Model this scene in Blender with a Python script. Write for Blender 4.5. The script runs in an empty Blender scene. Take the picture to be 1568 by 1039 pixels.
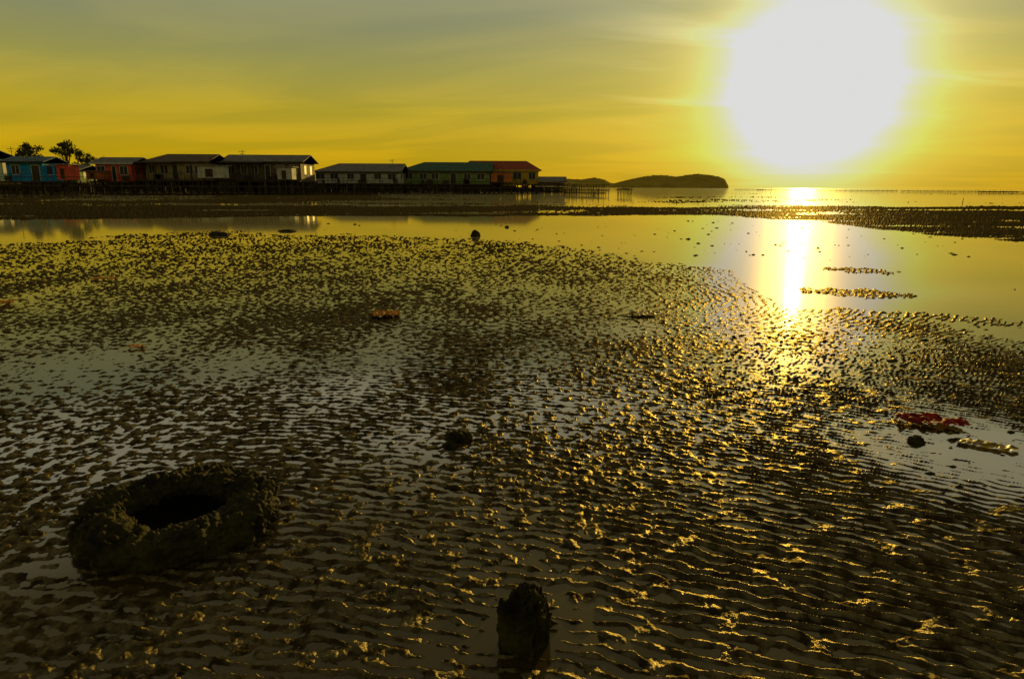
import bpy, math, random, bmesh
import numpy as np
from mathutils import Vector, Matrix, noise as mn
random.seed(4); rng=np.random.RandomState(7)
scene=bpy.context.scene
H=1.2; PITCH=math.radians(12.6); ROLL=math.radians(0.3)
F=1046.0                      # focal length in photo pixels (1568 wide)
# ---------------------------------------------------------------- camera
cam=bpy.data.cameras.new('camera'); co=bpy.data.objects.new('camera',cam); scene.collection.objects.link(co)
cam.lens=24; cam.sensor_width=36; cam.clip_end=60000; cam.clip_start=0.05
R=Matrix.Rotation(math.pi/2-PITCH,3,'X')@Matrix.Rotation(ROLL,3,'Z')
co.matrix_world=Matrix.Translation((0,0,H))@R.to_4x4()
scene.camera=co
Rn=np.array(R)
def survey(px,py):            # ground coordinates of a surveyed point
    d=Rn@np.array([(px-784)/F,(519.5-py)/F,-1.0]); t=H/(-d[2]); return float(d[0]*t),float(d[1]*t)
def chart(x,y,z=0.0):         # inverse survey
    p=np.stack([x,y,np.full_like(x,z-H)],-1)@Rn
    return 784+F*p[...,0]/-p[...,2], 519.5-F*p[...,1]/-p[...,2]
def at(px,py,Y):              # point at depth Y
    d=Rn@np.array([(px-784)/F,(519.5-py)/F,-1.0]); t=Y/d[1]; return float(d[0]*t),Y,float(H+d[2]*t)
SUN_EL=math.radians(7.2); SUN_AZ=math.radians(22.5)
sd=Vector((math.sin(SUN_AZ)*math.cos(SUN_EL),math.cos(SUN_AZ)*math.cos(SUN_EL),math.sin(SUN_EL)))
# ---------------------------------------------------------------- world
w=bpy.data.worlds.new('World'); scene.world=w; w.use_nodes=True
nt=w.node_tree; nt.nodes.clear(); N=nt.nodes; L=nt.links
def nd(t,**k):
    n=N.new(t)
    for a,b in k.items(): setattr(n,a,b)
    return n
def put(s,v):
    if isinstance(v,bpy.types.NodeSocket): L.new(v,s)
    else: s.default_value=v
def M(op,a,b=0.0,c=None,clamp=False):
    n=nd('ShaderNodeMath',operation=op,use_clamp=clamp); put(n.inputs[0],a); put(n.inputs[1],b)
    if c is not None: put(n.inputs[2],c)
    return n.outputs[0]
def VM(op,a,b):
    n=nd('ShaderNodeVectorMath',operation=op); put(n.inputs[0],a); put(n.inputs[1],b)
    return n.outputs['Value'] if op=='DOT_PRODUCT' else n.outputs[0]
def scale(v,f):
    n=nd('ShaderNodeVectorMath',operation='SCALE'); put(n.inputs[0],v); put(n.inputs['Scale'],f); return n.outputs[0]
def mix(f,a,b):
    n=nd('ShaderNodeMix',data_type='RGBA'); put(n.inputs[0],f); put(n.inputs[6],a); put(n.inputs[7],b); return n.outputs[2]
tc=nd('ShaderNodeTexCoord'); D=tc.outputs['Generated']
sep=nd('ShaderNodeSeparateXYZ'); L.new(D,sep.inputs[0]); X,Y_,Z=sep.outputs
Za=M('MAXIMUM',Z,0.0)
ramp=nd('ShaderNodeValToRGB'); L.new(Za,ramp.inputs[0]); e=ramp.color_ramp.elements
cols=[(0,(.46,.27,.003)),(.045,(.52,.34,.005)),(.10,(.44,.34,.020)),(.15,(.34,.31,.065)),(.20,(.265,.27,.12)),(.25,(.25,.27,.17)),(.285,(.60,.58,.44)),(.35,(.60,.57,.44)),(.40,(.32,.285,.18)),(.46,(.13,.11,.055)),(.60,(.08,.065,.03)),(1,(.14,.125,.09))]  # bright band above the view added to silver the water; dark higher up
e[0].position=0; e[0].color=(*cols[0][1],1); e[1].position=1; e[1].color=(*cols[-1][1],1)
for p,c in cols[1:-1]:
    k=e.new(p); k.color=(*c,1)
sky=nd('ShaderNodeTexSky',sky_type='NISHITA',sun_disc=False,sun_elevation=SUN_EL,sun_rotation=SUN_AZ,dust_density=4.0)
base=VM('ADD',ramp.outputs[0],scale(sky.outputs[0],0.003))
# streaky high cloud on a plane
inv=M('DIVIDE',1.0,M('ADD',Za,0.09))
cx=M('MULTIPLY',X,inv); cy=M('MULTIPLY',Y_,inv)
cmb=nd('ShaderNodeCombineXYZ'); L.new(M('MULTIPLY',cx,0.24),cmb.inputs[0]); L.new(M('ADD',M('MULTIPLY',cy,0.50),M('MULTIPLY',cx,0.13)),cmb.inputs[1])
nz=nd('ShaderNodeTexNoise'); L.new(cmb.outputs[0],nz.inputs['Vector']); nz.inputs['Scale'].default_value=1.5; nz.inputs['Detail'].default_value=6; nz.inputs['Roughness'].default_value=.52; nz.inputs['Distortion'].default_value=.7
cl=nd('ShaderNodeMapRange',interpolation_type='SMOOTHSTEP'); L.new(nz.outputs[0],cl.inputs[0]); cl.inputs[1].default_value=.38; cl.inputs[2].default_value=.66
cfac=M('MULTIPLY',cl.outputs[0],M('SUBTRACT',1.0,M('MULTIPLY',Za,1.2),clamp=True))
base=VM('MULTIPLY',base,mix(cfac,(.88,.90,.97,1),(1.16,1.08,.95,1)))
# finer cirrus used where the sun lights it
c2=nd('ShaderNodeCombineXYZ'); L.new(M('MULTIPLY',cx,0.5),c2.inputs[0]); L.new(M('ADD',M('MULTIPLY',cy,1.7),M('MULTIPLY',cx,-.30)),c2.inputs[1])
nz2=nd('ShaderNodeTexNoise'); L.new(c2.outputs[0],nz2.inputs['Vector']); nz2.inputs['Scale'].default_value=1.5; nz2.inputs['Detail'].default_value=3; nz2.inputs['Distortion'].default_value=.5
ci=nd('ShaderNodeMapRange',interpolation_type='SMOOTHSTEP'); L.new(nz2.outputs[0],ci.inputs[0]); ci.inputs[1].default_value=.47; ci.inputs[2].default_value=.78
# fade the streaks out in the horizon haze
cih=M('MULTIPLY',ci.outputs[0],M('MULTIPLY',M('SUBTRACT',Za,.07),14.0,clamp=True),clamp=True)
# sun glow
dt=VM('DOT_PRODUCT',D,tuple(sd)); ang=M('MULTIPLY',M('ARCCOSINE',M('MINIMUM',dt,0.99999)),57.29578)
ang2=M('SUBTRACT',ang,M('ADD',M('MULTIPLY',M('SUBTRACT',cl.outputs[0],.5),.6),M('MULTIPLY',cih,.9)))
def gl(a,s,p,k): return M('MULTIPLY',M('EXPONENT',M('MULTIPLY',M('POWER',M('DIVIDE',M('MAXIMUM',a,0.0),s),p),-1.0)),k)
core=scale((1,1,1),gl(ang2,5.1,2.7,2.2))
halo=scale((1.0,.88,.20),gl(ang,7.4,2.1,.60))
wide=scale((.19,.155,.018),gl(ang,15.0,1.6,1.0))
wisp=scale((.9,.80,.45),M('MULTIPLY',gl(ang,12.5,2.8,.50),cih))
tot=VM('ADD',VM('ADD',base,core),VM('ADD',VM('ADD',halo,wide),wisp))
tot=VM('MINIMUM',tot,(.72,.72,.715))
bg=nd('ShaderNodeBackground'); L.new(tot,bg.inputs[0]); bg.inputs[1].default_value=1.0
wo=nd('ShaderNodeOutputWorld'); L.new(bg.outputs[0],wo.inputs[0])
# sun
sl=bpy.data.lights.new('sun','SUN'); so=bpy.data.objects.new('sun',sl); scene.collection.objects.link(so)
sl.energy=4.0; sl.angle=math.radians(.6); sl.color=(1,.66,.14)
so.rotation_euler=sd.to_track_quat('Z','Y').to_euler(); so.location=sd*50
scene.view_settings.view_transform='Standard'; scene.view_settings.look='None'; scene.view_settings.exposure=0
# ---------------------------------------------------------------- materials
def mat(name,c1,c2=None,rough=.6,nscale=4,bump=0,bscale=30,spec=.5,metal=0,corr=0):
    global N,L
    m=bpy.data.materials.new(name); m.use_nodes=True; N=m.node_tree.nodes; L=m.node_tree.links
    b=N['Principled BSDF']; tcn=nd('ShaderNodeTexCoord'); o=tcn.outputs['Object']
    n=nd('ShaderNodeTexNoise'); L.new(o,n.inputs['Vector']); n.inputs['Scale'].default_value=nscale; n.inputs['Detail'].default_value=6; n.inputs['Roughness'].default_value=.65
    mr=nd('ShaderNodeMapRange'); L.new(n.outputs[0],mr.inputs[0]); mr.inputs[1].default_value=.35; mr.inputs[2].default_value=.65
    c2=c2 or tuple(v*.6 for v in c1)
    L.new(mix(mr.outputs[0],(*c2,1),(*c1,1)),b.inputs['Base Color'])
    b.inputs['Roughness'].default_value=rough; b.inputs['Specular IOR Level'].default_value=spec; b.inputs['Metallic'].default_value=metal
    if bump or corr:
        bp=nd('ShaderNodeBump'); bp.inputs['Strength'].default_value=1; bp.inputs['Distance'].default_value=bump or .03
        if corr:
            wv=nd('ShaderNodeTexWave'); wv.inputs['Scale'].default_value=corr; L.new(o,wv.inputs['Vector']); L.new(wv.outputs['Fac'],bp.inputs['Height'])
        else:
            n2=nd('ShaderNodeTexNoise'); L.new(o,n2.inputs['Vector']); n2.inputs['Scale'].default_value=bscale; n2.inputs['Detail'].default_value=5; L.new(n2.outputs[0],bp.inputs['Height'])
        L.new(bp.outputs[0],b.inputs['Normal'])
    return m
def mudmat():
    # wet mud: matt base with a thin film sheen; gloss is cut with distance to darken the far flats
    global N,L
    m=bpy.data.materials.new('wet_mud'); m.use_nodes=True; N=m.node_tree.nodes; L=m.node_tree.links; N.clear()
    o=nd('ShaderNodeTexCoord').outputs['Object']; sp=nd('ShaderNodeSeparateXYZ'); L.new(o,sp.inputs[0])
    def mr(s,a,b,c,d):
        q=nd('ShaderNodeMapRange'); L.new(s,q.inputs[0])
        for i,v in zip((1,2,3,4),(a,b,c,d)): q.inputs[i].default_value=v
        return q.outputs[0]
    n=nd('ShaderNodeTexNoise'); L.new(o,n.inputs['Vector']); n.inputs['Scale'].default_value=5; n.inputs['Detail'].default_value=7
    d=nd('ShaderNodeBsdfDiffuse'); L.new(mix(mr(n.outputs[0],.35,.65,0,1),(.013,.010,.003,1),(.044,.030,.006,1)),d.inputs[0])
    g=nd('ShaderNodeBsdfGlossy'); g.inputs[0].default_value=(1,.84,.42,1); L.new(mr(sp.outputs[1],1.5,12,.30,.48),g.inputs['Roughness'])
    n2=nd('ShaderNodeTexNoise'); L.new(o,n2.inputs['Vector']); n2.inputs['Scale'].default_value=80; n2.inputs['Detail'].default_value=7; n2.inputs['Roughness'].default_value=.65
    bp=nd('ShaderNodeBump'); bp.inputs['Distance'].default_value=.005; L.new(n2.outputs[0],bp.inputs['Height'])
    L.new(bp.outputs[0],g.inputs['Normal']); L.new(bp.outputs[0],d.inputs['Normal'])
    n3=nd('ShaderNodeTexNoise'); L.new(o,n3.inputs['Vector']); n3.inputs['Scale'].default_value=22; n3.inputs['Detail'].default_value=3
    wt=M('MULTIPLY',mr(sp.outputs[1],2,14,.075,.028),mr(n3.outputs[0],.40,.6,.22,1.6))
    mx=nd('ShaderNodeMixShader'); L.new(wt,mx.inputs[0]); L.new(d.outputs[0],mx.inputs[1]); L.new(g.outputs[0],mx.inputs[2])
    out=nd('ShaderNodeOutputMaterial'); L.new(mx.outputs[0],out.inputs[0]); return m
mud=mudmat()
def watermat():
    global N,L
    m=bpy.data.materials.new('water'); m.use_nodes=True; N=m.node_tree.nodes; L=m.node_tree.links; N.clear()
    out=nd('ShaderNodeOutputMaterial'); df=nd('ShaderNodeBsdfDiffuse'); df.inputs[0].default_value=(.030,.021,.005,1)
    g1=nd('ShaderNodeBsdfGlossy'); g1.inputs[0].default_value=(1,.97,.80,1); g1.inputs['Roughness'].default_value=.045
    g2=nd('ShaderNodeBsdfGlossy'); g2.inputs[0].default_value=(1,.88,.45,1); g2.inputs['Roughness'].default_value=.36
    tcn=nd('ShaderNodeTexCoord'); n=nd('ShaderNodeTexNoise'); L.new(tcn.outputs['Object'],n.inputs['Vector']); n.inputs['Scale'].default_value=3.5; n.inputs['Detail'].default_value=3
    bp=nd('ShaderNodeBump'); bp.inputs['Distance'].default_value=.0005; L.new(n.outputs[0],bp.inputs['Height'])
    for g in(g1,g2): L.new(bp.outputs[0],g.inputs['Normal'])
    fr=nd('ShaderNodeFresnel'); fr.inputs[0].default_value=2.6
    mg=nd('ShaderNodeMixShader'); mg.inputs[0].default_value=.11; L.new(g1.outputs[0],mg.inputs[1]); L.new(g2.outputs[0],mg.inputs[2])
    mx=nd('ShaderNodeMixShader'); L.new(fr.outputs[0],mx.inputs[0]); L.new(df.outputs[0],mx.inputs[1]); L.new(mg.outputs[0],mx.inputs[2]); L.new(mx.outputs[0],out.inputs[0])
    return m
water=watermat()
# ---------------------------------------------------------------- numpy perlin
perm=rng.permutation(4096); perm=np.concatenate([perm,perm]).astype(np.int32)
ga=rng.rand(4096)*2*np.pi; gx=np.cos(ga); gy=np.sin(ga)
def per(x,y):
    xi=np.floor(x).astype(np.int64); yi=np.floor(y).astype(np.int64); xf=x-xi; yf=y-yi
    u=xf*xf*xf*(xf*(xf*6-15)+10); v=yf*yf*yf*(yf*(yf*6-15)+10)
    def g(i,j,a,b):
        h=perm[perm[(xi+i)&4095]+((yi+j)&4095)]; return gx[h]*a+gy[h]*b
    n0=g(0,0,xf,yf); n1=g(1,0,xf-1,yf); m0=g(0,1,xf,yf-1); m1=g(1,1,xf-1,yf-1)
    a=n0+u*(n1-n0); b=m0+u*(m1-m0); return (a+v*(b-a))*1.5
def ss(a,b,x):
    t=np.clip((x-a)/(b-a),0,1); return t*t*(3-2*t)
# ---------------------------------------------------------------- terrain
nr,nc=1200,1600
k=np.linspace(0,1,nr); invy=1/0.95+(1/900.-1/0.95)*k; yy=1/invy
u=np.linspace(-1,1,nc); tt=np.sign(u)*(np.abs(u)*.88+.35*np.abs(u)**6)
Yg=np.repeat(yy[:,None],nc,1); Xg=Yg*tt[None,:]
PX,PY=chart(Xg,Yg)
def height(Xg,Yg,PX,PY):
    ph=2*np.pi/.056*(Yg+.26*Xg+.9*np.log(np.cosh(np.clip(Xg/2.2,-20,20))))
    ph=ph+4.2*per(Xg*1.5,Yg*1.9)+2.8*per(Xg*5.5+9,Yg*5.5)+1.5*per(Xg*14,Yg*14)
    r=1-2*(np.sqrt(np.sin(ph/2)**2+.02))
    am=.90+1.4*per(Xg*9+31,Yg*13+5)
    lump=per(Xg*17+3,Yg*16+7)+.65*per(Xg*35,Yg*33+2)+.35*per(Xg*70,Yg*67)
    org=np.clip(.68+.65*(Xg/np.maximum(Yg,1)) + .55*per(Xg*.5,Yg*.5+4)-.36*ss(2.5,6,Yg),.15,1)
    h=.0086*(org*r*am)+.0106*lump*(1.1-.78*org)
    h+=.0013*per(Xg*110,Yg*110)
    base=.0034+.0030*per(Xg*.45+2,Yg*.4+8)+.0038*per(Xg*1.6,Yg*1.2)
    flat=np.zeros_like(h)
    for px,py,rx,ry,dep in [(800,965,.20,.16,.009),(620,700,.35,.30,.0035),(1540,690,.6,.7,.006),(1350,560,1.1,.8,.002),(70,880,.22,.10,.004),(60,560,1.2,1.0,.003),(640,1000,.16,.1,.006),(380,560,1.0,.7,.003),(860,600,.5,.5,.003)]:
        cx_,cy_=survey(px,py); q=np.exp(-(((Xg-cx_)/rx)**2+((Yg-cy_)/ry)**2)); flat=np.maximum(flat,q*(dep>.005)); base-=dep*q
    h*=1-.4*flat
    mid=ss(6,14,Yg)
    h*=1+.9*mid
    z=h+base-.0020*ss(3,7,Yg)
    # big tidal pool
    yl=np.interp(PX,[-600,0,100,250,480,700,850,1000,1120,1150,1200,1350,1568,2200],[385,374,366,354,354,362,374,396,412,440,466,474,520,600])
    yu=np.interp(PX,[-600,0,230,480,1100,1250,1400,1568,2200],[338,337,334,331,330,340,356,371,420])
    wob=6*per(PX/90,PY/14)+4*per(PX/25+7,PY/5)
    inp=ss(-5,7,yl+wob-PY)*ss(-1.2,2.2,PY-(yu+wob*.18))
    def spit(cx_,cy_,rx,ry,sl):
        dy=(PY-(cy_+sl*(PX-cx_)))/ry; dx=(PX-cx_)/rx; return ss(1.25,.55,np.sqrt(dx*dx+dy*dy)+.3*per(PX/18,PY/5))
    sp=np.maximum.reduce([spit(1318,414,80,6,.07),spit(1315,449,125,9,.06),spit(1480,489,150,8,.09)])
    z=z-.05*inp*(1-sp)+.004*sp
    # far flats, cut by channels
    far=ss(1.5,-1.5,PY-(yu+wob*.18))
    st=per(PX/330+3,PY/4.5)+.6*per(PX/110,PY/2.6)+.3*per(PX/30,PY/1.5)
    wet=ss(319,313,PY)*ss(290,296,PY)*(.50*ss(450,800,PX)+.20)
    rightsea=ss(296,291,PY)*ss(760,900,PX)
    zf=.018+.034*(st+.12)-.055*wet-.3*rightsea
    z=z*(1-far)+far*(zf+h*1.0)
    return z
Zg=height(Xg,Yg,PX,PY)
def gridmesh(name,V,nr,nc,m,smooth=True):
    me=bpy.data.meshes.new(name); me.vertices.add(nr*nc); me.vertices.foreach_set('co',V.astype(np.float32).ravel())
    i=np.arange((nr-1)*(nc-1)); r=i//(nc-1); c=i%(nc-1); a=r*nc+c
    q=np.stack([a,a+1,a+nc+1,a+nc],1).astype(np.int32)
    me.loops.add(q.size); me.loops.foreach_set('vertex_index',q.ravel()); me.polygons.add(len(q))
    me.polygons.foreach_set('loop_start',np.arange(0,q.size,4,dtype=np.int32)); 
    me.polygons.foreach_set('use_smooth',np.ones(len(q),dtype=bool)); me.update(calc_edges=True)
    me.materials.append(m); o=bpy.data.objects.new(name,me); scene.collection.objects.link(o); return o
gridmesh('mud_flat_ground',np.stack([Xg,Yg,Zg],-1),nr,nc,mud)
def mesh(name,verts,faces,m,parent=None,smooth=False,loc=None):
    me=bpy.data.meshes.new(name); me.from_pydata([tuple(v) for v in verts],[],faces); me.update()
    ms=m if isinstance(m,list) else [m]
    for q in ms: me.materials.append(q)
    if smooth: me.polygons.foreach_set('use_smooth',[True]*len(me.polygons))
    o=bpy.data.objects.new(name,me); scene.collection.objects.link(o)
    if parent: o.parent=parent
    if loc: o.location=loc
    return o
def empty(name,loc,rz=0):
    o=bpy.data.objects.new(name,None); o.empty_display_size=.2; scene.collection.objects.link(o); o.location=loc; o.rotation_euler[2]=rz; return o
S=30000
mesh('sea_water',[(-S,-S,0),(S,-S,0),(S,S,0),(-S,S,0)],[(0,1,2,3)],water)
# ---------------------------------------------------------------- geometry helpers
class B:
    def __init__(s): s.v=[]; s.f=[]
    def box(s,x0,x1,y0,y1,z0,z1):
        n=len(s.v); s.v+=[(x0,y0,z0),(x1,y0,z0),(x1,y1,z0),(x0,y1,z0),(x0,y0,z1),(x1,y0,z1),(x1,y1,z1),(x0,y1,z1)]
        s.f+=[tuple(n+i for i in f) for f in[(0,3,2,1),(4,5,6,7),(0,1,5,4),(1,2,6,5),(2,3,7,6),(3,0,4,7)]]
    def beam(s,a,b,r,r2=None,n=6):
        a=Vector(a); b=Vector(b); r2=r if r2 is None else r2; q=(b-a).to_track_quat('Z','Y'); k=len(s.v)
        for p,rr in((a,r),(b,r2)):
            for i in range(n):
                t=2*math.pi*i/n; s.v.append(tuple(p+q@Vector((math.cos(t)*rr,math.sin(t)*rr,0))))
        for i in range(n): s.f.append((k+i,k+(i+1)%n,k+n+(i+1)%n,k+n+i))
        s.f.append(tuple(k+n+i for i in range(n))); s.f.append(tuple(k+i for i in range(n))[::-1])
    def out(s,name,m,parent=None,smooth=False): return mesh(name,s.v,s.f,m,parent,smooth)
wood=mat('weathered_timber',(.07,.050,.024),(.022,.017,.010),rough=.9,nscale=3,spec=.1)
glass=mat('dark_window',(.015,.017,.02),rough=.4,spec=.25)
frame=mat('window_trim',(.42,.40,.30),rough=.7)
cm={}
def col(n,c,**k):
    k.setdefault('rough',.8); k.setdefault('spec',.2)
    if n not in cm: cm[n]=mat(n,c,tuple(v*.5 for v in c),nscale=1.6,**k)
    return cm[n]
def tin(n,c): return col(n,c,rough=.8,corr=3.2,spec=.15)
# ---------------------------------------------------------------- stilt houses
def house(name,x0,x1,ye,yr,yf,D_,wall,roof,dep=7,hl=0,hr=0,win=4,ver=False,annex=None,trim=None):
    xa=at(x0,290,D_)[0]; x1f=x1-(784-x1)*dep/(D_+dep); xb=at(x1f,290,D_)[0]; W=xb-xa
    zf=at(x0,yf,D_)[2]; ze=at(x0,ye,D_)[2]; zr=at(x0,yr,D_+dep/2)[2]
    E=empty(name,(xa,D_,0)); g=B()
    g.box(0,W,0,dep,zf,ze); g.out('walls',wall,E)
    ov=.55; t=.09; rl=hl*W; rr=W-hr*W
    gb=B()
    if hl==0: gb.v+=[(.02,.02,ze),(.02,dep-.02,ze),(.02,dep/2,zr-.1)]; gb.f.append((0,2,1))
    if hr==0: n=len(gb.v); gb.v+=[(W-.02,.02,ze),(W-.02,dep-.02,ze),(W-.02,dep/2,zr-.1)]; gb.f.append((n,n+1,n+2))
    if gb.v: gb.out('gable',wall,E)
    sl=(zr-ze)/(dep/2); zo=ze-ov*sl+.05
    rx0=-ov if hl==0 else rl; rx1=W+ov if hr==0 else rr
    v=[(-ov,-ov,zo),(W+ov,-ov,zo),(W+ov,dep+ov,zo),(-ov,dep+ov,zo),(rx0,dep/2,zr+.05),(rx1,dep/2,zr+.05)]
    v+=[(a,b,c+t) for a,b,c in v]
    f=[(6,7,11,10),(8,9,10,11),(0,4,5,1),(2,5,4,3),(0,1,7,6),(2,3,9,8)]
    f+=[(9,6,10),(7,8,11),(3,4,0),(1,5,2),(3,0,6,9),(1,2,8,7)]
    mesh('roof',v,f,roof,E)
    fb=B(); fb.box(-ov,W+ov,-ov-.06,-ov-.01,zo-.10,zo+t+.02); fb.out('fascia',trim or wood,E)
    wb=B(); pb=B(); zw0=zf+(ze-zf)*.36; zw1=zf+(ze-zf)*.80; sp=W/(win+.0)
    for i in range(win):
        c=sp*(i+.5)+random.uniform(-.15,.15)*sp; hw=min(.75,sp*.27)*random.uniform(.75,1.15)
        door=(i==win//2)
        z0=zf+.05 if door else zw0
        if door: hw*=.7
        pb.box(c-hw,c+hw,-.03,-.004,z0,zw1)
        for q in((c-hw-.09,c-hw),(c+hw,c+hw+.09)): wb.box(q[0],q[1],-.07,-.003,z0,zw1)
        wb.box(c-hw-.09,c+hw+.09,-.075,-.004,zw1,zw1+.1)
        if not door:
            wb.box(c-hw-.09,c+hw+.09,-.075,-.004,z0-.1,z0); wb.box(c-.03,c+.03,-.06,-.032,z0,zw1)
    for i in range(2):
        c=dep*(.3+.4*i); pb.box(W+.004,W+.03,c-.5,c+.5,zw0,zw1)
        wb.box(W+.004,W+.07,c-.6,c+.6,zw1,zw1+.1); wb.box(W+.004,W+.07,c-.6,c+.6,zw0-.1,zw0)
    pb.out('window_panes',glass,E); wb.out('window_frames',frame,E)
    db=B(); vd=2.0 if ver else 1.0
    db.box(-.4,W+.4,-vd,dep+.3,zf-.22,zf-.004)
    xx=-.3
    while xx<W+.35:
        db.box(xx,xx+.05,-vd,-vd+.05,zf,zf+.85); xx+=1.3 if not ver else .8
    db.box(-.35,W+.4,-vd+.0,-vd+.05,zf+.85,zf+.90)
    # odd boards patched along the rail
    for _ in range(int(W*.35)):
        a=random.uniform(0,W-.8); db.box(a,a+random.uniform(.4,1.1),-vd+.055,-vd+.08,zf+.02,zf+random.uniform(.5,.84))
    if ver:
        xx=-.2
        while xx<W+.3: db.box(xx,xx+.12,-vd+.09,-vd+.21,zf,ze-.1); xx+=2.4
        n=len(db.v)
        db.v+=[(-.5,-vd-.3,ze-.25),(W*.55,-vd-.3,ze-.25),(W*.55,-.1,ze+.0),(-.5,-.1,ze+.0),(-.5,-vd-.3,ze-.18),(W*.55,-vd-.3,ze-.18),(W*.55,-.1,ze+.06),(-.5,-.1,ze+.06)]
        db.f+=[tuple(n+i for i in f) for f in[(0,3,2,1),(4,5,6,7),(0,1,5,4),(1,2,6,5),(2,3,7,6),(3,0,4,7)]]
    db.out('deck_and_rail',wood,E)
    sb=B(); xx=-.2
    while xx<W+.3:
        for yq in(-vd+.1,dep*.35,dep*.7,dep):
            j=random.uniform(-.15,.15); sb.beam((xx+j,yq,-.3),(xx,yq,zf-.2),.09,.08)
        if random.random()<.5: sb.beam((xx,-vd+.1,.25),(xx+1.0,-vd+.1,zf-.3),.05)
        if random.random()<.35: sb.beam((xx+.5,-vd-.3,-.2),(xx+.55,-vd-.1,zf+random.uniform(-.2,1.2)),.045)
        xx+=random.uniform(.75,1.1)
    sb.beam((-.2,-vd+.18,zf*.55),(W+.2,-vd+.18,zf*.5),.05); sb.out('stilts',wood,E)
    cb=B()
    for _ in range(int(W*1.6)):
        a=random.uniform(0,W); hh=random.uniform(.3,1.4); cb.box(a,a+random.uniform(.3,1.2),dep*.25+random.uniform(0,.4),dep*.25+.5,zf-.25-hh,zf-.25)
    cb.out('underfloor_boards',wood,E)
    return E,W,zf,ze,zr,dep
blue=col('blue_paint',(.02,.27,.58)); dblue=col('dark_blue_paint',(.03,.10,.16)); red=col('red_orange_paint',(.66,.10,.04))
grn=col('green_paint',(.17,.25,.07)); tan=col('tan_boards',(.34,.26,.10)); drk=col('dark_boards',(.13,.10,.06)); wht=col('grey_white_paint',(.48,.48,.38)); yel=col('ochre_paint',(.50,.35,.02)); org=col('orange_paint',(.50,.16,.03))
rust=tin('rusty_tin_roof',(.18,.13,.07)); grey=tin('grey_tin_roof',(.25,.24,.19)); teal=tin('green_tin_roof',(.08,.17,.10)); redr=tin('red_tin_roof',(.40,.09,.035)); blr=tin('blue_tin_roof',(.15,.22,.24))
house('stilt_house',-160,24,238,231,278,90,dblue,blr,dep=6,win=6)
house('stilt_house',14,100,247,241,277,86,blue,blr,dep=4,win=2)
house('stilt_house',96,156,260,254,278,104,grn,grey,dep=6,win=3)
house('stilt_house',150,232,249,242,277,94,red,grey,dep=5,win=3,trim=frame)
house('stilt_house',226,348,247,237,275,96,tan,rust,dep=7,hl=.18,win=5,ver=True)
house('stilt_house',345,482,247,238,276,100,drk,grey,dep=7,win=6,ver=True)
house('stilt_house',484,622,262,251,280,118,wht,grey,dep=8,hl=.22,win=6)
house('stilt_house',612,752,261,249,281,124,grn,teal,dep=8,hl=.25,win=6)
house('stilt_house',706,822,259,247,281,128,yel,redr,dep=8,hl=.1,hr=.15,win=5,trim=yel)
house('boat_shed',820,862,277,271,284,165,drk,grey,dep=6,win=2)
def panel(name,px0,px1,y0,y1,D_,m):
    a=at(px0,y1,D_); b=at(px1,y0,D_); E=empty(name,(a[0],D_,0)); q=B(); q.box(0,b[0]-a[0],0,2.0,a[2],b[2]); q.out('walls',m,E)
    r=B(); r.box(-.3,b[0]-a[0]+.3,-.4,2.3,b[2],b[2]+.1); r.out('roof',grey,E)
    s=B(); 
    for i in range(3):
        for j in(0.1,1.9): s.beam(((b[0]-a[0])*i/2,j,-.2),((b[0]-a[0])*i/2,j,a[2]),.08)
    s.box((b[0]-a[0])*.3,(b[0]-a[0])*.6,-.03,-.003,a[2]+.1,a[2]+(b[2]-a[2])*.75); s.out('stilts_and_door',wood,E)
panel('porch_hut',88,104,252,275,84,red); panel('porch_hut',132,152,262,274,92,org); panel('porch_hut',303,340,254,272,92.5,wht)
panel('porch_hut',752,784,264,279,124,org); panel('porch_hut',425,446,256,275,96,wht)
# dark bank added behind the village to block sky under the floors
bv=[];bf=[]
n=90
for i in range(n):
    px=-700+i*(1570/(n-1)); x,y,_=at(px,290,135+max(0,(px-500))*.12)
    hh=1.9+.7*mn.noise(Vector((px*.013,0,0)))+.4*mn.noise(Vector((px*.06,3,0))); hh*=min(1,(870-px)/120.)
    for (dy,z) in((-14,-.1),(-8,hh*.5),(0,max(hh,.0)),(25,max(hh*1.0,0)),(60,-.2)): bv.append((x,y+dy,z+.15*mn.noise(Vector((px,dy,1)))))
for i in range(n-1):
    for j in range(4): a=i*5+j; bf.append((a,a+5,a+6,a+1))
backing_mat=mat('dark_backing_scrub',(.03,.032,.012),(.012,.013,.006),rough=1,nscale=.6,spec=0)
mesh('dark_backing_bank',bv,bf,backing_mat,smooth=True)
def walkway(name,pts,zt,wd=1.1,rail=True,m=wood):
    g=B()
    for (a,b) in zip(pts[:-1],pts[1:]):
        a=Vector((a[0],a[1],zt)); b=Vector((b[0],b[1],zt)); d=(b-a); ln=d.length; d.normalize(); s=Vector((-d.y,d.x,0))*wd/2
        k=len(g.v)
        for p in(a,b):
            for o in(s,-s):
                g.v+= [tuple(p+o),tuple(p+o-Vector((0,0,.14)))]
        g.f+=[(k,k+2,k+6,k+4),(k+1,k+5,k+7,k+3),(k,k+4,k+5,k+1),(k+2,k+3,k+7,k+6)]
        q=0
        while q<ln:
            p=a+d*q
            for o in(s,-s):
                t=random.uniform(.0,1.0) if rail else .05
                j=Vector((random.uniform(-.1,.1),0,0)); pb=p+o+j; pb.z=-.3; pt=p+o; pt.z=zt+t; g.beam(pb,pt,.055,.045,5)
            q+=random.uniform(1.0,1.9)
        if rail: g.beam(a+s+Vector((0,0,.85)),b+s+Vector((0,0,.85)),.03,None,5)
    return g.out(name,m)
def P(px,D_): q=at(px,290,D_); return (q[0],q[1])
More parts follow.
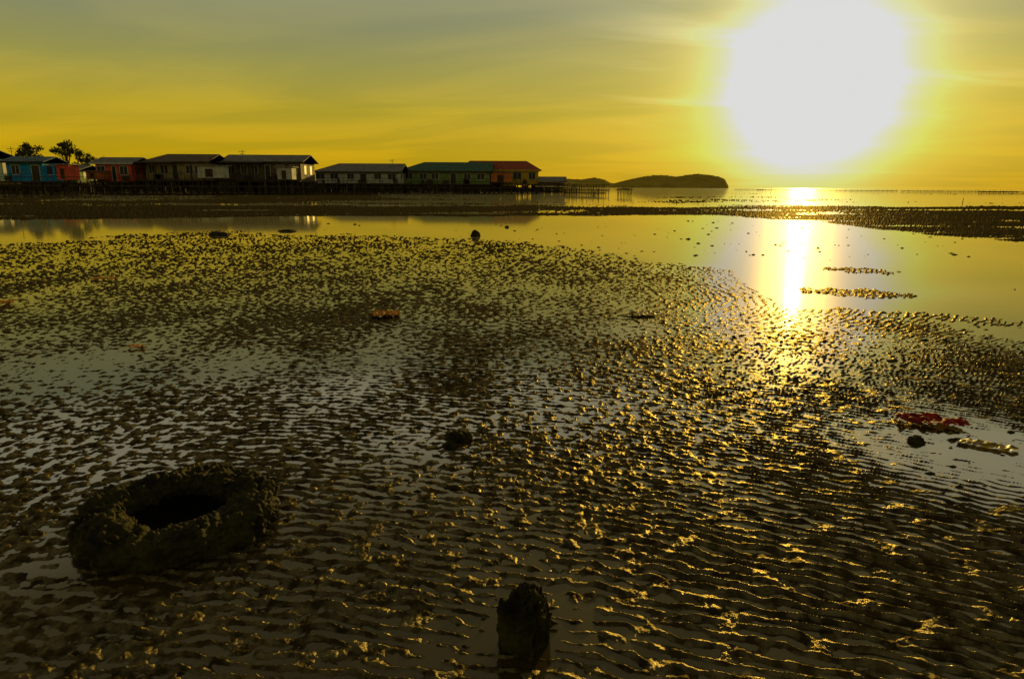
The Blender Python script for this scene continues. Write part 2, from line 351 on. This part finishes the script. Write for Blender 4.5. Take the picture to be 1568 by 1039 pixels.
walkway('boardwalk',[P(-120,74),P(100,76),P(230,84)],1.15)
walkway('boardwalk',[P(225,84),P(480,92)],1.1)
walkway('boardwalk',[P(480,108),P(640,114),P(812,120)],1.1)
walkway('jetty',[P(815,124),P(858,150),P(885,175)],1.35)
walkway('jetty',[P(845,150),P(925,118)],.75,2.0)
walkway('jetty',[P(868,100),P(924,98)],.45,2.2)
g=B(); x,y=P(948,112)
for i in range(5):
    for j in range(2): g.beam((x+i*.5+random.uniform(-.1,.1),y+j*1.4,-.3),(x+i*.5,y+j*1.4,random.uniform(.8,1.3)),.05)
g.beam((x-.3,y,.8),(x+2.4,y,.9),.05); g.beam((x-.3,y+1.4,.8),(x+2.4,y+1.4,.85),.05); g.box(x-.1,x+1.6,y,y+1.4,.9,1.0)
g.beam((x+1.2,y,.9),(x+2.4,y-.3,1.35),.05); g.out('fishing_platform',wood)
def pole(name,px,D_,yt,arm=True,r=.05):
    x,y,z=at(px,yt,D_); g=B(); g.beam((x,y,-.3),(x+.05,y,z),r,r*.6)
    if arm: g.beam((x-.5,y,z-.3),(x+.5,y,z-.25),.035); g.beam((x-.35,y,z-.6),(x+.35,y,z-.6),.03)
    g.out(name,wood)
pole('antenna_pole',600,124,243); pole('antenna_pole',370,106,229); pole('antenna_pole',158,104,238); pole('antenna_pole',15,92,224)
pole('mooring_stake',1475,60,303,False,.035); pole('mooring_stake',1181,150,286,False,.04); pole('mooring_stake',1075,30,342,False,.015)
g=B()
for px0,px1,D_ in[(1160,1240,340),(1250,1375,300),(1380,1560,260),(1500,1700,220),(1125,1170,420)]:
    px=px0
    while px<px1:
        x,y=P(px,D_+random.uniform(-6,6)); g.beam((x,y,-.3),(x+random.uniform(-.2,.2),y,random.uniform(.4,1.1)),.07,.05,4); px+=random.uniform(3,9)
    a=P(px0,D_); b=P(px1,D_); g.beam((*a,.35),(*b,.35),.11,None,4)
g.out('fish_stake_fence',wood)
# ---------------------------------------------------------------- islands
isl=mat('hazed_island_forest',(.42,.31,.045),(.30,.22,.03),rough=1,nscale=.02,spec=0)  # aerial haze put into the forest colour
def island(name,D_,prof,depth):
    pxs=np.arange(prof[0][0],prof[-1][0]+.1,1.5); hs=np.interp(pxs,[p[0] for p in prof],[p[1] for p in prof])
    V=[];Fc=[];m=9
    for px,h in zip(pxs,hs):
        x,y,z=at(px,290,D_); hz=h*D_/1098*(1+.04*mn.noise(Vector((px*.3,0,0))))+ (1.3*mn.noise(Vector((px*.9,5,0))) if h>3 else 0)
        for j in range(m):
            s=j/(m-1); V.append((x*(1+ (s-.5)*depth/D_),D_+(s-.5)*depth,-2+(hz+2)*math.sin(math.pi*s)**.7*(1+.04*mn.noise(Vector((px*.2,s*9,2))))))
    for i in range(len(pxs)-1):
        for j in range(m-1): a=i*m+j; Fc.append((a,a+m,a+m+1,a+1))
    mesh(name,V,Fc,isl,smooth=True)
island('island_hill',2600,[(928,2),(945,8),(965,13),(985,17),(1000,19),(1020,19),(1035,17),(1050,20),(1065,21.5),(1085,20),(1100,18),(1109,14),(1116,2)],500)
island('distant_headland',4200,[(820,6),(850,9),(870,13),(890,12),(910,15),(925,12),(935,7),(960,4),(985,0)],500)
# ---------------------------------------------------------------- trees
bark=mat('tree_bark',(.06,.045,.03),rough=.9); leaf=mat('tree_foliage',(.07,.08,.02),(.035,.04,.012),rough=.8,nscale=1.2,spec=.1)
def tree(name,px,D_,ytop,wpx,n=1500):
    x,y,zt=at(px,ytop,D_); cr=wpx/1072*D_/2
    E=empty(name,(x,y,0)); t=B(); t.beam((0,0,0),(.1,0,zt*.62),.22,.13,8); cl_=[]
    for i in range(17):
        a=random.uniform(0,6.28); rr=cr*random.uniform(.2,1.0); p=Vector((math.cos(a)*rr,math.sin(a)*rr,zt-(rr/cr)**2*cr*.7-random.uniform(.1,1.6)))
        s=Vector((.1*random.random(),0,zt*random.uniform(.4,.62))); mid=(s+p)/2+Vector((0,0,.2)); t.beam(s,mid,.08,.05,5); t.beam(mid,p,.05,.02,5); cl_.append((p,random.uniform(.35,.8)))
    t.out('trunk_and_limbs',bark,E)
    V=[];Fc=[]
    for i in range(n):
        p,r=random.choice(cl_); d=Vector([random.gauss(0,1) for _ in range(3)]).normalized()*r*random.uniform(.2,1.3)**.7; d.z*=.7
        c=p+d; s=random.uniform(.07,.17); a=Vector([random.gauss(0,1) for _ in range(3)]).normalized()*s; b=a.orthogonal().normalized()*s*.6; k=len(V)
        V+=[c-a,c+b,c+a,c-b]; Fc.append((k,k+1,k+2,k+3))
    mesh('foliage',V,Fc,leaf,E)
tree('tree',42,112,218,40,1900); tree('tree',98,116,216,40,1900); tree('tree',124,116,230,36,1500); tree('tree',-60,112,215,60,2400); tree('tree',176,122,243,24,600)
# ---------------------------------------------------------------- tyre
crust=mat('mud_crust',(.046,.040,.007),(.006,.005,.002),rough=.85,nscale=11,bump=.010,bscale=50,spec=.12)
mud_filler=mat('black_mud_fill',(.006,.005,.003),rough=.95,spec=.02)  # matte filler added so the tyre hole stays black instead of reflecting sky
def ring(name,loc,Rm,rm,hz):
    E=empty(name,loc); nu,nv=360,130; V=[];Fc=[]
    for i in range(nu):
        a=2*math.pi*i/nu
        for j in range(nv):
            b=2*math.pi*j/nv; cb=math.cos(b); sb=math.sin(b)
            cb=math.copysign(abs(cb)**.75,cb); sb=math.copysign(abs(sb)**.8,sb)
            p=Vector(((Rm+rm*cb)*math.cos(a),(Rm+rm*cb)*math.sin(a),hz*sb)); nrm=Vector((cb*math.cos(a),cb*math.sin(a),sb))
            d=.016*mn.noise(p*7)+.018*mn.noise(p*18+Vector((3,1,0)))+.022*(abs(mn.noise(p*34))-.15)+.010*mn.noise(p*75)+.004*mn.noise(p*150)
            V.append(p+nrm*d)
    for i in range(nu):
        for j in range(nv): Fc.append((i*nv+j,((i+1)%nu)*nv+j,((i+1)%nu)*nv+(j+1)%nv,i*nv+(j+1)%nv))
    mesh('encrusted_casing',V,Fc,crust,E,True)
    V=[(0,0,.0)];Fc=[];k=48;rs=[.05,.1,.15,.2,.24]
    for r in rs:
        for i in range(k): a=2*math.pi*i/k; p=Vector((r*math.cos(a),r*math.sin(a),0)); V.append((p.x,p.y,.006+.02*(r/.24)**2+.008*mn.noise(p*20)))
    for i in range(k): Fc.append((0,1+i,1+(i+1)%k))
    for q in range(len(rs)-1):
        for i in range(k): Fc.append((1+q*k+i,1+(q+1)*k+i,1+(q+1)*k+(i+1)%k,1+q*k+(i+1)%k))
    mesh('dark_mud_filler',V,Fc,mud_filler,E,True)
x,y=survey(268,806); ring('old_tyre',(x,y+.03,.022),.246,.088,.074)
def rock(name,px,py,w,h,m=crust,sub=5,asp=1.0,tall=False,seed=0):
    x,y=survey(px,py)
    bm=bmesh.new(); bmesh.ops.create_icosphere(bm,subdivisions=sub,radius=1)
    for v in bm.verts:
        p=v.co.copy()
        if tall:
            p.x=math.copysign(abs(p.x)**.7,p.x); p.y=math.copysign(abs(p.y)**.7,p.y); p.z=math.copysign(abs(p.z)**.45,p.z)
        s=Vector((seed*3.1,seed,1)); d=1+.22*mn.noise(p*1.6+s)+.16*mn.noise(p*4+s)+.14*abs(mn.noise(p*9+s))+.07*mn.noise(p*20)
        v.co=Vector((p.x*w/2*d,p.y*w/2*asp*d,p.z*h*d))
    me=bpy.data.meshes.new(name); bm.to_mesh(me); bm.free(); me.materials.append(m)
    for q in me.polygons: q.use_smooth=True
    o=bpy.data.objects.new(name,me); scene.collection.objects.link(o); o.location=(x,y,0); o.rotation_euler[2]=seed*1.3; return o
rock('encrusted_post_stump',802,980,.118,.142,tall=True,sub=6,seed=2)
rock('rock',703,672,.13,.042,seed=1); rock('rock',1403,676,.07,.03,seed=4); rock('rock',728,361,.24,.13,seed=5,sub=4); rock('rock',335,360,.45,.09,seed=6,sub=4); rock('rock',440,354,.5,.05,seed=7,sub=4)
rock('rock',776,348,.13,.05,seed=9,sub=3); rock('rock',690,683,.08,.02,seed=8,sub=4)
V=[];Fc=[]
ico=[(0,0,1),(.9,0,0),(.28,.85,0),(-.73,.53,0),(-.73,-.53,0),(.28,-.85,0)]
cent=[(random.uniform(-100,1650),random.uniform(360,1039)) for _ in range(60)]
for i in range(600):
    if i<400:
        c=random.choice(cent); px=c[0]+random.gauss(0,40); py=max(345,c[1]+random.gauss(0,14*(c[1]-280)/300))
    else: px=random.uniform(300,1500); py=random.uniform(338,400)
    x,y=survey(px,py)
    s=random.uniform(.002,.008)*(1+.22*y)*random.uniform(.5,1.5); s=min(s,.05); k=len(V); a=random.random()*6
    for q in ico:
        V.append((x+s*(q[0]*math.cos(a)-q[1]*math.sin(a))*random.uniform(1.2,2),y+s*(q[0]*math.sin(a)+q[1]*math.cos(a)),.002+s*.6*q[2]*random.uniform(.5,1.2)))
    for j in range(5): Fc.append((k,k+1+j,k+1+(j+1)%5))
mesh('scattered_pebbles',V,Fc,crust)
def sheet(name,px,py,ln,wd,rz,m,amp=.02,seed=0,z=.012):
    x,y=survey(px,py); V=[];Fc=[];nu,nv=40,18
    for i in range(nu):
        for j in range(nv):
            a=i/(nu-1)-.5;b=j/(nv-1)-.5; e=1-.35*abs(a*2)**3+.25*mn.noise(Vector((a*5,seed,0)))
            p=Vector((a*ln,b*wd*e,seed)); zz=z+amp*(mn.noise(p*22)+.6*mn.noise(p*50))+.6*amp
            V.append((a*ln+.02*mn.noise(p*15),b*wd*e+.02*mn.noise(p*13+Vector((5,0,0))),max(.001,zz)))
    for i in range(nu-1):
        for j in range(nv-1): k=i*nv+j; Fc.append((k,k+nv,k+nv+1,k+1))
    o=mesh(name,V,Fc,m,smooth=True,loc=(x,y,0)); o.rotation_euler[2]=rz
redp=mat('red_plastic',(.36,.025,.005),(.07,.010,.005),rough=.7,nscale=30,spec=.1); yelp=mat('yellow_plastic',(.45,.30,.02),(.07,.05,.01),rough=.5,nscale=24,spec=.3); orgp=mat('orange_plastic',(.6,.26,.03),rough=.6,nscale=10,spec=.1)
sheet('red_plastic_bag',1425,648,.34,.15,-.25,redp,.020,1,z=.012); sheet('yellow_wrapper',1512,684,.24,.08,-.55,yelp,.012,2,z=.006)
sheet('orange_wrapper',590,484,.26,.22,.3,orgp,.03,3); sheet('orange_wrapper',207,533,.12,.08,.1,orgp,.015,4); sheet('orange_wrapper',0,466,.25,.15,.1,orgp,.03,5)
sheet('dry_leaf',160,428,.3,.15,.2,orgp,.02,6); sheet('dry_leaf',1460,668,.10,.03,.4,crust,.01,7); sheet('dry_leaf',985,482,.3,.2,.4,yelp,.015,8)
print('done')
